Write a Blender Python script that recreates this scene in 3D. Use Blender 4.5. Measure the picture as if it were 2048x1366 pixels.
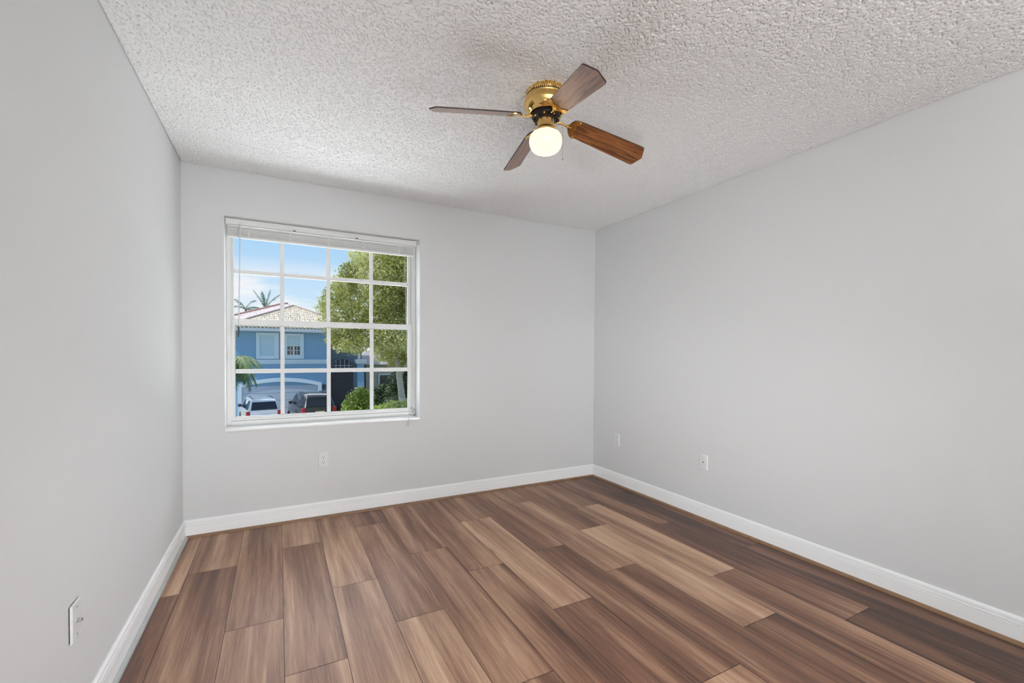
import bpy, bmesh, math, random
import numpy as np
from mathutils import Vector, Matrix

for o in list(bpy.data.objects):
    bpy.data.objects.remove(o)
SC = bpy.context.scene
C = SC.collection
R = math.radians

# ---------------------------------------------------------------- camera
W, H, YF = 3.336, 2.44, -6.40        # room width, ceiling height, wall behind the camera
cam_data = bpy.data.cameras.new('camera')
cam = bpy.data.objects.new('camera', cam_data)
C.objects.link(cam)
cam_data.sensor_width = 36.0
cam_data.sensor_fit = 'HORIZONTAL'
cam_data.lens = 885.88 / 2048 * 36.0
cam_data.shift_y = 40.4 / 2048
cam_data.clip_start = 0.02
cam_data.clip_end = 500
cr = Vector((0.8849, -0.4658, 0.0065)).normalized()
cf = Vector((0.4658, 0.8847, -0.0193)).normalized()
cu = cr.cross(cf).normalized()
cr = cf.cross(cu).normalized()
m = Matrix((cr, cu, -cf)).transposed().to_4x4()
m.translation = Vector((0.554, -3.5274, 1.219))
cam.matrix_world = m
SC.camera = cam

# ---------------------------------------------------------------- world, sun, lamps, exposure
world = bpy.data.worlds.new('sky')
SC.world = world
world.use_nodes = True
wn, wl = world.node_tree.nodes, world.node_tree.links
wn.clear()
w_out = wn.new('ShaderNodeOutputWorld')
w_bg = wn.new('ShaderNodeBackground')
w_bg.inputs['Strength'].default_value = 1.0
w_tc = wn.new('ShaderNodeTexCoord')
w_sep = wn.new('ShaderNodeSeparateXYZ')
wl.new(w_tc.outputs['Generated'], w_sep.inputs[0])
w_ramp = wn.new('ShaderNodeValToRGB')
e = w_ramp.color_ramp.elements
e[0].position = 0.0
e[0].color = (0.72, 0.87, 0.98, 1)
e[1].position = 0.75
e[1].color = (0.16, 0.36, 0.78, 1)
a = e.new(0.10); a.color = (0.60, 0.80, 0.97, 1)
a = e.new(0.24); a.color = (0.40, 0.66, 0.95, 1)
wl.new(w_sep.outputs['Z'], w_ramp.inputs['Fac'])
w_map = wn.new('ShaderNodeMapping')
w_map.inputs['Scale'].default_value = (7.0, 7.0, 22.0)
w_map.inputs['Location'].default_value = (2.55, 0.4, 0.3)
wl.new(w_tc.outputs['Generated'], w_map.inputs[0])
w_noise = wn.new('ShaderNodeTexNoise')
w_noise.inputs['Scale'].default_value = 1.0
w_noise.inputs['Detail'].default_value = 5
wl.new(w_map.outputs[0], w_noise.inputs['Vector'])
w_cl = wn.new('ShaderNodeMapRange')
w_cl.inputs['From Min'].default_value = 0.42
w_cl.inputs['From Max'].default_value = 0.58
wl.new(w_noise.outputs['Fac'], w_cl.inputs['Value'])
w_band = wn.new('ShaderNodeMapRange')           # clouds sit low over the roofs
w_band.inputs['From Min'].default_value = 0.185
w_band.inputs['From Max'].default_value = 0.13
wl.new(w_sep.outputs['Z'], w_band.inputs['Value'])
w_mul = wn.new('ShaderNodeMath'); w_mul.operation = 'MULTIPLY'
wl.new(w_cl.outputs[0], w_mul.inputs[0]); wl.new(w_band.outputs[0], w_mul.inputs[1])
w_mix = wn.new('ShaderNodeMix'); w_mix.data_type = 'RGBA'
wl.new(w_mul.outputs[0], w_mix.inputs[0])
wl.new(w_ramp.outputs[0], w_mix.inputs[6])
w_mix.inputs[7].default_value = (0.92, 0.93, 0.96, 1)
# bright patch added high in the sky, away from the sun, for floor sheen
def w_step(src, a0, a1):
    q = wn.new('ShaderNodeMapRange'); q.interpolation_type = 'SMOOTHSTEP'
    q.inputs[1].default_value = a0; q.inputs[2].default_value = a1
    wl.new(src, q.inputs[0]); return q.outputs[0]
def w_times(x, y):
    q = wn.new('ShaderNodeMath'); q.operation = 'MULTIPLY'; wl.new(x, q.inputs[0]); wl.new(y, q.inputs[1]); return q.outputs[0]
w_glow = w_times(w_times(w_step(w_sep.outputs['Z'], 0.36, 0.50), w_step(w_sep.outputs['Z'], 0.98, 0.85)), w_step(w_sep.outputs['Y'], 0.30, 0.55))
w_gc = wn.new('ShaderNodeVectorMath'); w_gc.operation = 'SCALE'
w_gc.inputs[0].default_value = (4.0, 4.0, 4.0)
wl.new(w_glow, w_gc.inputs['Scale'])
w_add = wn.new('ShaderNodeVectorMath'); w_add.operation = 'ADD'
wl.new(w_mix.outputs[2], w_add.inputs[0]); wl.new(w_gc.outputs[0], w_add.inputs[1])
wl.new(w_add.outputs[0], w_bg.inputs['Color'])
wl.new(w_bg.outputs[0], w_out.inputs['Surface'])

def lamp(name, kind, loc, target, energy, color=(1, 1, 1), **kw):
    d = bpy.data.lights.new(name, kind)
    d.energy = energy
    d.color = color
    for k, v in kw.items():
        setattr(d, k, v)
    o = bpy.data.objects.new(name, d)
    C.objects.link(o)
    o.location = loc
    o.rotation_euler = (Vector(target) - Vector(loc)).to_track_quat('-Z', 'Y').to_euler()
    return o

lamp('sun', 'SUN', (-20, 5, 30), (-20 + 0.50, 5 + 0.16, 30 - 0.85), 3.2, (1.0, 0.95, 0.86), angle=R(0.6))
# daylight thrown up from the sunlit ground in front of the house, entering through the window
COOL = (0.945, 0.982, 1.0)
lamp('ground_bounce', 'AREA', (0.9, 2.2, -0.60), (0.9, 0.0, 1.35), 265, COOL, shape='RECTANGLE', size=5.5, size_y=1.8)
# unseen fill lights added behind the camera: one bounced off the ceiling, two low ones aimed at the far corners
lamp('fill_bounce', 'AREA', (0.9, -5.4, 1.0), (0.9, -5.6, 2.4), 150, COOL, shape='RECTANGLE', size=1.2, size_y=0.8)
lamp('fill_low', 'AREA', (0.40, -3.9, 0.25), (3.3, -0.75, 1.20), 9.4, COOL, shape='RECTANGLE', size=1.0, size_y=0.35, spread=R(60))
lamp('fill_low', 'AREA', (2.6, -3.9, 0.25), (0.0, -0.45, 1.15), 9.2, COOL, shape='RECTANGLE', size=1.0, size_y=0.35, spread=R(60))

SC.view_settings.view_transform = 'Standard'
SC.view_settings.look = 'None'
SC.view_settings.gamma = 1.0
SC.view_settings.use_curve_mapping = False
SC.view_settings.exposure = 0.0

# ---------------------------------------------------------------- materials
def new_mat(name):
    mt = bpy.data.materials.new(name)
    mt.use_nodes = True
    nt = mt.node_tree
    return mt, nt.nodes, nt.links, nt.nodes['Principled BSDF']

def plain(name, col, rough=0.5, metal=0.0, noise=0.0, nscale=30.0, bump=0.0, bscale=200.0, spec=0.5, emit=None, estr=0.0, coat=0.0):
    mt, n, l, b = new_mat(name)
    b.inputs['Base Color'].default_value = (*col, 1)
    b.inputs['Roughness'].default_value = rough
    b.inputs['Metallic'].default_value = metal
    b.inputs['Specular IOR Level'].default_value = spec
    b.inputs['Coat Weight'].default_value = coat
    tc = n.new('ShaderNodeTexCoord')
    if noise:
        t = n.new('ShaderNodeTexNoise'); t.inputs['Scale'].default_value = nscale; t.inputs['Detail'].default_value = 4
        l.new(tc.outputs['Object'], t.inputs['Vector'])
        r = n.new('ShaderNodeMapRange')
        r.inputs['To Min'].default_value = 1 - noise; r.inputs['To Max'].default_value = 1 + noise
        l.new(t.outputs['Fac'], r.inputs['Value'])
        mx = n.new('ShaderNodeVectorMath'); mx.operation = 'SCALE'
        mx.inputs[0].default_value = col
        l.new(r.outputs[0], mx.inputs['Scale'])
        l.new(mx.outputs[0], b.inputs['Base Color'])
    if bump:
        t2 = n.new('ShaderNodeTexNoise'); t2.inputs['Scale'].default_value = bscale; t2.inputs['Detail'].default_value = 2
        l.new(tc.outputs['Object'], t2.inputs['Vector'])
        bp = n.new('ShaderNodeBump'); bp.inputs['Strength'].default_value = bump; bp.inputs['Distance'].default_value = 0.002
        l.new(t2.outputs['Fac'], bp.inputs['Height'])
        l.new(bp.outputs[0], b.inputs['Normal'])
    if emit:
        b.inputs['Emission Color'].default_value = (*emit, 1)
        b.inputs['Emission Strength'].default_value = estr
    return mt

M = {}
M['wall'] = plain('wall_paint', (0.66, 0.66, 0.66), 0.7, bump=0.15, bscale=90, spec=0.25)
M['ceiling'] = plain('popcorn_plaster', (0.80, 0.80, 0.80), 0.9, spec=0.1)
M['trim'] = plain('white_semigloss', (0.90, 0.90, 0.90), 0.35, bump=0.03, bscale=60)
M['shoe_gray'] = plain('gray_wood_molding', (0.42, 0.43, 0.42), 0.4, noise=0.15, nscale=25)  # left quarter-round, gray where the others are brown
M['frame'] = plain('white_aluminium', (0.74, 0.74, 0.73), 0.35, noise=0.03, nscale=40)
M['gasket'] = plain('grey_seal', (0.30, 0.30, 0.29), 0.7)
M['sill'] = plain('white_marble', (0.86, 0.86, 0.85), 0.2, noise=0.04, nscale=12)
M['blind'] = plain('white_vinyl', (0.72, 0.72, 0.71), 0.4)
M['slat'] = plain('white_slats', (0.84, 0.83, 0.81), 0.45)
M['wand'] = plain('clear_wand', (0.62, 0.64, 0.66), 0.15)
M['dark_plastic'] = plain('dark_plastic', (0.05, 0.05, 0.055), 0.4)
M['plate'] = plain('white_plate', (0.72, 0.72, 0.72), 0.3)
M['slot'] = plain('slot_dark', (0.02, 0.02, 0.02), 0.6)
M['screw'] = plain('steel', (0.55, 0.55, 0.53), 0.3, metal=1.0)
M['brass'] = plain('polished_brass', (0.83, 0.56, 0.20), 0.09, metal=1.0)
M['brass_soft'] = plain('brass_brushed', (0.82, 0.56, 0.22), 0.22, metal=1.0)
M['motor_dark'] = plain('motor_dark', (0.018, 0.012, 0.009), 0.5, noise=0.4, nscale=80, spec=0.25)
M['chain'] = plain('chain_metal', (0.32, 0.28, 0.24), 0.35, metal=1.0)

def wood_blade():
    mt, n, l, b = new_mat('blade_wood')
    tc = n.new('ShaderNodeTexCoord')
    mp = n.new('ShaderNodeMapping'); mp.inputs['Scale'].default_value = (1.6, 26.0, 10.0)
    l.new(tc.outputs['Object'], mp.inputs[0])
    t = n.new('ShaderNodeTexNoise'); t.inputs['Scale'].default_value = 4.0; t.inputs['Detail'].default_value = 6; t.inputs['Distortion'].default_value = 1.0
    l.new(mp.outputs[0], t.inputs['Vector'])
    cr_ = n.new('ShaderNodeValToRGB')
    el = cr_.color_ramp.elements
    el[0].position = 0.36; el[0].color = (0.060, 0.020, 0.007, 1)
    el[1].position = 0.66; el[1].color = (0.33, 0.125, 0.040, 1)
    k = el.new(0.48); k.color = (0.20, 0.066, 0.017, 1)
    l.new(t.outputs['Fac'], cr_.inputs[0])
    l.new(cr_.outputs[0], b.inputs['Base Color'])
    b.inputs['Roughness'].default_value = 0.30
    b.inputs['Specular IOR Level'].default_value = 0.7
    b.inputs['Coat Weight'].default_value = 0.6
    b.inputs['Coat IOR'].default_value = 1.7
    b.inputs['Coat Roughness'].default_value = 0.24
    bp = n.new('ShaderNodeBump'); bp.inputs['Strength'].default_value = 0.12; bp.inputs['Distance'].default_value = 0.001
    l.new(t.outputs['Fac'], bp.inputs['Height']); l.new(bp.outputs[0], b.inputs['Normal'])
    return mt
M['blade'] = wood_blade()
M['blade_edge'] = plain('blade_edge', (0.03, 0.012, 0.006), 0.5)

def globe_mat():
    mt, n, l, b = new_mat('opal_glass')
    b.inputs['Base Color'].default_value = (0.08, 0.07, 0.06, 1)
    b.inputs['Roughness'].default_value = 0.18
    b.inputs['Emission Color'].default_value = (1.0, 0.84, 0.70, 1)
    b.inputs['Emission Strength'].default_value = 1.12
    return mt
M['globe'] = globe_mat()

def glass_mat():
    mt, n, l, b = new_mat('window_glass')
    n.remove(b)
    out = n['Material Output']
    tr = n.new('ShaderNodeBsdfTransparent'); tr.inputs[0].default_value = (0.97, 0.98, 0.98, 1)
    gl = n.new('ShaderNodeBsdfGlossy'); gl.inputs['Roughness'].default_value = 0.02
    fr = n.new('ShaderNodeFresnel'); fr.inputs['IOR'].default_value = 1.12
    mx = n.new('ShaderNodeMixShader')
    l.new(fr.outputs[0], mx.inputs[0]); l.new(tr.outputs[0], mx.inputs[1]); l.new(gl.outputs[0], mx.inputs[2])
    l.new(mx.outputs[0], out.inputs['Surface'])
    return mt
M['glass'] = glass_mat()

def floor_mat():
    mt, n, l, b = new_mat('vinyl_planks')
    tc = n.new('ShaderNodeTexCoord')
    at = n.new('ShaderNodeAttribute'); at.attribute_name = 'plank'
    sp = n.new('ShaderNodeSeparateXYZ'); l.new(at.outputs['Vector'], sp.inputs[0])   # x tone, y,z pattern offsets
    # each plank has its own cut of grain: shift the pattern by the plank's own offset
    off = n.new('ShaderNodeCombineXYZ')
    s1 = n.new('ShaderNodeMath'); s1.operation = 'MULTIPLY'; s1.inputs[1].default_value = 13.0
    s2 = n.new('ShaderNodeMath'); s2.operation = 'MULTIPLY'; s2.inputs[1].default_value = 29.0
    l.new(sp.outputs['Y'], s1.inputs[0]); l.new(sp.outputs['Z'], s2.inputs[0])
    l.new(s1.outputs[0], off.inputs[0]); l.new(s2.outputs[0], off.inputs[1]); l.new(s2.outputs[0], off.inputs[2])
    add = n.new('ShaderNodeVectorMath'); add.operation = 'ADD'
    l.new(tc.outputs['Object'], add.inputs[0]); l.new(off.outputs[0], add.inputs[1])
    def noise(scale, detail, dist=0.0, rough=0.5):
        mp = n.new('ShaderNodeMapping'); mp.inputs['Scale'].default_value = scale
        l.new(add.outputs[0], mp.inputs[0])
        t = n.new('ShaderNodeTexNoise'); t.inputs['Scale'].default_value = 1.0
        t.inputs['Detail'].default_value = detail; t.inputs['Distortion'].default_value = dist; t.inputs['Roughness'].default_value = rough
        l.new(mp.outputs[0], t.inputs['Vector'])
        return t.outputs['Fac']
    band = noise((9.0, 0.55, 1), 2, 0.6)             # broad light and dark heartwood bands
    grain = noise((55.0, 1.6, 1), 5, 0.8, 0.6)       # streaks
    fine = noise((330.0, 9.0, 1), 3, 0.0, 0.6)       # pores
    def mr(src, a0, a1, b0, b1):
        q = n.new('ShaderNodeMapRange'); q.inputs[1].default_value = a0; q.inputs[2].default_value = a1
        q.inputs[3].default_value = b0; q.inputs[4].default_value = b1
        l.new(src, q.inputs[0]); return q.outputs[0]
    def madd(x, y):
        q = n.new('ShaderNodeMath'); q.operation = 'ADD'; l.new(x, q.inputs[0]); l.new(y, q.inputs[1]); return q.outputs[0]
    tone = madd(madd(mr(band, 0.30, 0.70, -0.27, 0.27), mr(grain, 0.28, 0.72, -0.15, 0.15)), madd(mr(fine, 0.3, 0.7, -0.10, 0.10), sp.outputs['X']))
    ramp = n.new('ShaderNodeValToRGB')
    el = ramp.color_ramp.elements
    el[0].position = 0.0; el[0].color = (0.066, 0.032, 0.021, 1)
    el[1].position = 1.0; el[1].color = (0.68, 0.445, 0.290, 1)
    k = el.new(0.35); k.color = (0.215, 0.102, 0.062, 1)
    k = el.new(0.65); k.color = (0.415, 0.240, 0.150, 1)
    l.new(tone, ramp.inputs[0])
    # dark knots here and there
    vm = n.new('ShaderNodeMapping'); vm.inputs['Scale'].default_value = (4.2, 1.15, 1)
    l.new(add.outputs[0], vm.inputs[0])
    vo = n.new('ShaderNodeTexVoronoi'); vo.inputs['Scale'].default_value = 1.0
    l.new(vm.outputs[0], vo.inputs['Vector'])
    kn = mr(vo.outputs['Distance'], 0.015, 0.085, 0.45, 1.0)
    kx = n.new('ShaderNodeVectorMath'); kx.operation = 'SCALE'
    l.new(ramp.outputs[0], kx.inputs[0]); l.new(kn, kx.inputs['Scale'])
    l.new(kx.outputs[0], b.inputs['Base Color'])
    l.new(mr(fine, 0.2, 0.8, 0.40, 0.52), b.inputs['Roughness'])
    b.inputs['Specular IOR Level'].default_value = 0.5
    bp = n.new('ShaderNodeBump'); bp.inputs['Strength'].default_value = 0.10; bp.inputs['Distance'].default_value = 0.0008
    l.new(fine, bp.inputs['Height']); l.new(bp.outputs[0], b.inputs['Normal'])
    return mt
M['floor'] = floor_mat()
M['seam'] = plain('plank_bevel', (0.035, 0.018, 0.012), 0.5)
M['shoe_wood'] = plain('brown_wood_molding', (0.25, 0.145, 0.080), 0.4, noise=0.3, nscale=20)

# ---------------------------------------------------------------- mesh helpers
class MB:
    def __init__(s):
        s.bm = bmesh.new(); s.mi = 0
    def _f(s, vs, smooth=False):
        try:
            f = s.bm.faces.new(vs)
        except ValueError:
            return None
        f.material_index = s.mi; f.smooth = smooth
        return f
    def box(s, x0, x1, y0, y1, z0, z1, mat=None):
        v = [s.bm.verts.new(p) for p in ((x0, y0, z0), (x1, y0, z0), (x1, y1, z0), (x0, y1, z0), (x0, y0, z1), (x1, y0, z1), (x1, y1, z1), (x0, y1, z1))]
        if mat is not None:
            for q in v: q.co = mat @ q.co
        for i in ((0, 3, 2, 1), (4, 5, 6, 7), (0, 1, 5, 4), (1, 2, 6, 5), (2, 3, 7, 6), (3, 0, 4, 7)):
            s._f([v[j] for j in i])
        return v
    def poly(s, pts, smooth=False):
        return s._f([s.bm.verts.new(p) for p in pts], smooth)
    def prism(s, pts, ext, cap=True, smooth=False):
        """closed outline of 3-D points swept along vector ext"""
        ext = Vector(ext)
        a = [s.bm.verts.new(p) for p in pts]; b = [s.bm.verts.new(Vector(p) + ext) for p in pts]
        n = len(pts)
        for i in range(n): s._f([a[i], a[(i + 1) % n], b[(i + 1) % n], b[i]], smooth)
        if cap:
            s._f(a[::-1]); s._f(b)
    def lathe(s, prof, c=(0, 0, 0), seg=48, axis=None, smooth=True, close=True):
        c = Vector(c)
        rot = Vector((0, 0, 1)).rotation_difference(Vector(axis)).to_matrix() if axis is not None else Matrix.Identity(3)
        rings = []
        for r, z in prof:
            if r < 1e-6:
                rings.append([s.bm.verts.new(c + rot @ Vector((0, 0, z)))])
            else:
                rings.append([s.bm.verts.new(c + rot @ Vector((r * math.cos(2 * math.pi * i / seg), r * math.sin(2 * math.pi * i / seg), z))) for i in range(seg)])
        for A, B in zip(rings, rings[1:]):
            for i in range(seg):
                j = (i + 1) % seg
                if len(A) == 1 and len(B) == 1: continue
                if len(A) == 1: s._f([A[0], B[i], B[j]], smooth)
                elif len(B) == 1: s._f([A[i], A[j], B[0]], smooth)
                else: s._f([A[i], A[j], B[j], B[i]], smooth)
    def cyl(s, c, r, h, axis=(0, 0, 1), seg=20, r2=None):
        r2 = r if r2 is None else r2
        s.lathe([(0, 0), (r, 0), (r2, h), (0, h)], c, seg, axis, smooth=False)
    def tube(s, pts, rad, seg=8, cap=True):
        pts = [Vector(p) for p in pts]
        if not hasattr(rad, '__len__'): rad = [rad] * len(pts)
        rings = []; up = None
        for i, p in enumerate(pts):
            d = (pts[min(i + 1, len(pts) - 1)] - pts[max(i - 1, 0)]).normalized()
            if up is None:
                up = Vector((0, 0, 1)) if abs(d.z) < 0.9 else Vector((1, 0, 0))
            x = d.cross(up).normalized(); y = x.cross(d).normalized(); up = y
            rings.append([s.bm.verts.new(p + (x * math.cos(2 * math.pi * k / seg) + y * math.sin(2 * math.pi * k / seg)) * rad[i]) for k in range(seg)])
        for A, B in zip(rings, rings[1:]):
            for k in range(seg): s._f([A[k], A[(k + 1) % seg], B[(k + 1) % seg], B[k]], True)
        if cap:
            s._f(rings[0][::-1]); s._f(rings[-1])
    def sphere(s, c, rx, ry=None, rz=None, seg=12, rings=8):
        ry = rx if ry is None else ry; rz = rx if rz is None else rz
        mt = Matrix.Translation(c) @ Matrix.Diagonal((rx, ry, rz, 1))
        r = bmesh.ops.create_uvsphere(s.bm, u_segments=seg, v_segments=rings, radius=1.0, matrix=mt)
        for v in r['verts']:
            for f in v.link_faces:
                f.smooth = True; f.material_index = s.mi
    def build(s, name, mat, parent=None, loc=None, rot=None, bevel=0.0, normals=True):
        if normals: bmesh.ops.recalc_face_normals(s.bm, faces=s.bm.faces)
        me = bpy.data.meshes.new(name); s.bm.to_mesh(me); s.bm.free()
        return link_mesh(name, me, mat, parent, loc, rot, bevel)

def link_mesh(name, me, mat, parent=None, loc=None, rot=None, bevel=0.0):
    for q in (mat if isinstance(mat, (list, tuple)) else [mat]): me.materials.append(q)
    o = bpy.data.objects.new(name, me); C.objects.link(o)
    if parent is not None: o.parent = parent
    if loc is not None: o.location = loc
    if rot is not None: o.rotation_euler = rot
    if bevel:
        b = o.modifiers.new('bevel', 'BEVEL'); b.width = bevel; b.segments = 2; b.limit_method = 'ANGLE'
    return o

def empty(name, loc=(0, 0, 0), rot=(0, 0, 0)):
    o = bpy.data.objects.new(name, None); C.objects.link(o)
    o.empty_display_size = 0.1
    o.location = loc; o.rotation_euler = rot
    return o

def tag(o, label, cat, group=None):
    o['label'] = label; o['category'] = cat
    if group: o['group'] = group
    return o

def struct(o):
    o['kind'] = 'structure'
    return o

def copy_tree(o, parent=None):
    c = o.copy(); C.objects.link(c)
    if parent is not None: c.parent = parent
    for ch in list(o.children): copy_tree(ch, c)
    return c

# ================================================================ ROOM SHELL
WX0, WX1, WZ0, WZ1 = 0.2323, 1.5645, 0.679, 2.1312      # window opening in the back wall
WT = 0.20                                                # wall thickness

b = MB()
def rect_ring(b, y, x0, x1, z0, z1, hx0, hx1, hz0, hz1):
    o_ = [(x0, z0), (x1, z0), (x1, z1), (x0, z1)]; i_ = [(hx0, hz0), (hx1, hz0), (hx1, hz1), (hx0, hz1)]
    for k in range(4):
        j = (k + 1) % 4
        b.poly([(o_[k][0], y, o_[k][1]), (o_[j][0], y, o_[j][1]), (i_[j][0], y, i_[j][1]), (i_[k][0], y, i_[k][1])])
ex = 0.15
rect_ring(b, 0.0, 0.0, W, 0.0, H, WX0, WX1, WZ0, WZ1)
rect_ring(b, WT, -ex, W + ex, -0.1, H + 0.1, WX0, WX1, WZ0, WZ1)
cor = [(WX0, WZ0), (WX1, WZ0), (WX1, WZ1), (WX0, WZ1)]
for k in range(4):
    j = (k + 1) % 4
    b.poly([(cor[k][0], 0, cor[k][1]), (cor[j][0], 0, cor[j][1]), (cor[j][0], WT, cor[j][1]), (cor[k][0], WT, cor[k][1])])
wb = struct(b.build('wall_back', [M['wall'], M['trim']]))
for p_ in wb.data.polygons:                              # the painted reveal round the window is white
    if abs(p_.normal.y) < 0.5: p_.material_index = 1
b = MB(); b.box(-ex, 0.0, YF - ex, WT, -0.1, H + 0.1); struct(b.build('wall_left', M['wall']))
b = MB(); b.box(W, W + ex, YF - ex, WT, -0.1, H + 0.1); struct(b.build('wall_right', M['wall']))
b = MB(); b.box(0, W, YF - ex, YF, -0.1, H + 0.1); struct(b.build('wall_front', M['wall']))

# popcorn ceiling: real bumps, as a fine height field
def popcorn():
    rng = np.random.default_rng(7)
    st = 0.0022
    nx, ny = int(W / st) + 1, int(3.7 / st) + 1
    g = rng.standard_normal((ny, nx))
    fy = np.fft.fftfreq(ny)[:, None]; fx = np.fft.rfftfreq(nx)[None, :]
    rr = fx * fx + fy * fy
    def blur(sig): 
        q = np.fft.irfft2(np.fft.rfft2(g) * np.exp(-2 * (math.pi * sig) ** 2 * rr), s=(ny, nx)); return q / q.std()
    n1 = blur(0.95)
    h = np.clip(n1 + 0.60, -1.1, 0.25) + 0.06 * blur(2.2)
    z = H - 0.0060 - 0.0046 * h
    edge = np.minimum.reduce([np.arange(nx)[None, :] + 0 * z, (nx - 1 - np.arange(nx))[None, :] + 0 * z, np.arange(ny)[:, None] + 0 * z, (ny - 1 - np.arange(ny))[:, None] + 0 * z])
    z = H - (H - z) * np.clip(edge / 3.0, 0, 1)
    X, Y = np.meshgrid(np.linspace(0, W, nx), np.linspace(-3.7, 0, ny))
    co = np.stack([X, Y, z], -1).astype(np.float32).reshape(-1, 3)
    idx = np.arange(nx * ny, dtype=np.int32).reshape(ny, nx)
    q = np.stack([idx[:-1, :-1], idx[1:, :-1], idx[1:, 1:], idx[:-1, 1:]], -1).reshape(-1, 4)   # facing down
    me = bpy.data.meshes.new('ceiling')
    me.vertices.add(len(co)); me.vertices.foreach_set('co', co.ravel())
    me.loops.add(q.size); me.loops.foreach_set('vertex_index', q.ravel())
    me.polygons.add(len(q))
    me.polygons.foreach_set('loop_start', np.arange(0, q.size, 4, dtype=np.int32))
    me.polygons.foreach_set('use_smooth', np.ones(len(q), dtype=bool))
    me.update(calc_edges=True); me.validate()
    return me
ceil = struct(link_mesh('ceiling', popcorn(), M['ceiling']))
b = MB(); b.box(0, W, -3.7, 0, H + 0.005, H + 0.1); b.box(0, W, YF, -3.7, H, H + 0.1); struct(b.build('ceiling_slab', M['ceiling']))
b = MB(); b.box(-3.0, W + 3.0, WT, WT + 0.85, H + 0.12, H + 0.22); struct(b.build('eave_blocker', M['trim']))  # unseen overhang added to block sun at the window

# plank floor laid out as in the room: seams run towards the window
seams = [0.0, 0.108, 0.341, 0.569, 0.794, 1.020, 1.248, 1.486, 1.705, 1.938, 2.160, 2.390, 2.628, 2.855, 3.080, W]
joint = [-0.81, -0.595, -1.27, -0.465, -1.10, -0.315, -0.90, -1.253, -0.558, -1.205, -0.385, -1.062, -0.69, -1.243, -0.54]
tones = [(.62, .40, .4, .4), (.60, .38, .45, .5), (.50, .60, .5, .5), (.70, .40, .74, .5), (.58, .66, .5, .5), (.28, .52, .62, .5),
         (.48, .50, .42, .5), (.50, .40, .5, .5), (.40, .72, .30, .4), (.48, .30, .66, .4), (.40, .62, .34, .5), (.44, .72, .26, .4),
         (.38, .66, .42, .4), (.26, .40, .20, .3), (.30, .14, .10, .2)]
LP = 1.2192
b = MB()
lay = b.bm.loops.layers.float_color.new('plank')
random.seed(5)
g = 0.0013
b2 = MB()
for i in range(15):
    ys = [0.0] + [joint[i] - LP * k for k in range(7) if joint[i] - LP * k > YF] + [YF]
    for k in range(len(ys) - 1):
        f = b.poly([(seams[i] + g, ys[k + 1] + g, 0), (seams[i + 1] - g, ys[k + 1] + g, 0), (seams[i + 1] - g, ys[k] - g, 0), (seams[i] + g, ys[k] - g, 0)])
        col = (tones[i][min(k, 3)], random.random(), random.random(), 1)
        for lp in f.loops: lp[lay] = col
b.mi = 1
f = b.poly([(0, YF, -0.0015), (W, YF, -0.0015), (W, 0, -0.0015), (0, 0, -0.0015)])
for lp in f.loops: lp[lay] = (0.2, 0.5, 0.5, 1)
b.mi = 0
struct(b.build('floor', [M['floor'], M['seam']], normals=False))
b2.bm.free()
b = MB(); b.box(-ex, W + ex, YF - ex, WT, -0.15, -0.003); struct(b.build('floor_slab', M['seam']))

# baseboards with two grooves, and the quarter-round along the floor
BP = [(0, 0.0), (0.0142, 0.0), (0.0142, 0.074), (0.0080, 0.0750), (0.0085, 0.0795), (0.0136, 0.0815), (0.0136, 0.089), (0.0080, 0.0905), (0.0085, 0.0945), (0.0118, 0.098), (0.0105, 0.107), (0.0070, 0.1125), (0.0045, 0.1146), (0, 0.1146)]
QR = [(0, 0), (0.016, 0)] + [(0.016 * math.cos(t), 0.015 * math.sin(t)) for t in (R(20), R(40), R(60), R(75))] + [(0, 0.015)]
def run(prof, off, side, name, mat):
    b = MB()
    pts = []
    for d, z in prof:
        d += off
        if side == 'back': pts.append((0.0, -d, z))
        elif side == 'left': pts.append((d, YF, z))
        else: pts.append((W - d, YF, z))
    ext = (W, 0, 0) if side == 'back' else (0, -YF, 0)
    b.prism(pts, ext)
    return struct(b.build(name, mat))
run(BP, 0, 'back', 'baseboard_back', M['trim'])
run(BP, 0, 'left', 'baseboard_left', M['trim'])
run(BP, 0, 'right', 'baseboard_right', M['trim'])
run(QR, 0.0142, 'back', 'trim_1', M['shoe_wood'])
run(QR, 0.0142, 'right', 'trim_2', M['shoe_wood'])
run(QR, 0.0142, 'left', 'trim_3', M['shoe_gray'])

# ================================================================ WINDOW
win = struct(empty('window_1', ((WX0 + WX1) / 2, 0.12, WZ0)))
def wpart(mb, name, mat, parent=win, bevel=0.0):
    o = mb.build(name, mat, None, bevel=bevel)
    o.parent = parent
    # mesh is in world coordinates: cancel every ancestor's offset
    off = Vector((0, 0, 0)); q = parent
    while q is not None:
        off += q.location; q = q.parent
    o.location = -off
    return o
def hole_frame(b, x0, x1, z0, z1, hx0, hx1, hz0, hz1, y0, y1):
    b.box(x0, hx0, y0, y1, z0, z1); b.box(hx1, x1, y0, y1, z0, z1)
    b.box(hx0, hx1, y0, y1, z0, hz0); b.box(hx0, hx1, y0, y1, hz1, z1)
# marble sill with a slim lip over the wall face
b = MB(); b.box(WX0, WX1, 0.0, 0.125, 0.680, 0.692); b.box(WX0 - 0.001, WX1 + 0.001, -0.009, 0.0, 0.677, 0.692)
wpart(b, 'window_sill', M['sill'], bevel=0.002)
b = MB(); hole_frame(b, WX0 + 0.0005, WX1 - 0.0005, 0.690, WZ1 - 0.0005, 0.2585, 1.5385, 0.728, 2.085, 0.120, 0.199)
b.box(0.2585, 0.262, 0.121, 0.150, 0.73, 2.08); b.box(1.535, 1.5385, 0.121, 0.150, 0.73, 2.08)
wpart(b, 'window_frame', M['frame'], bevel=0.002)
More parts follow.
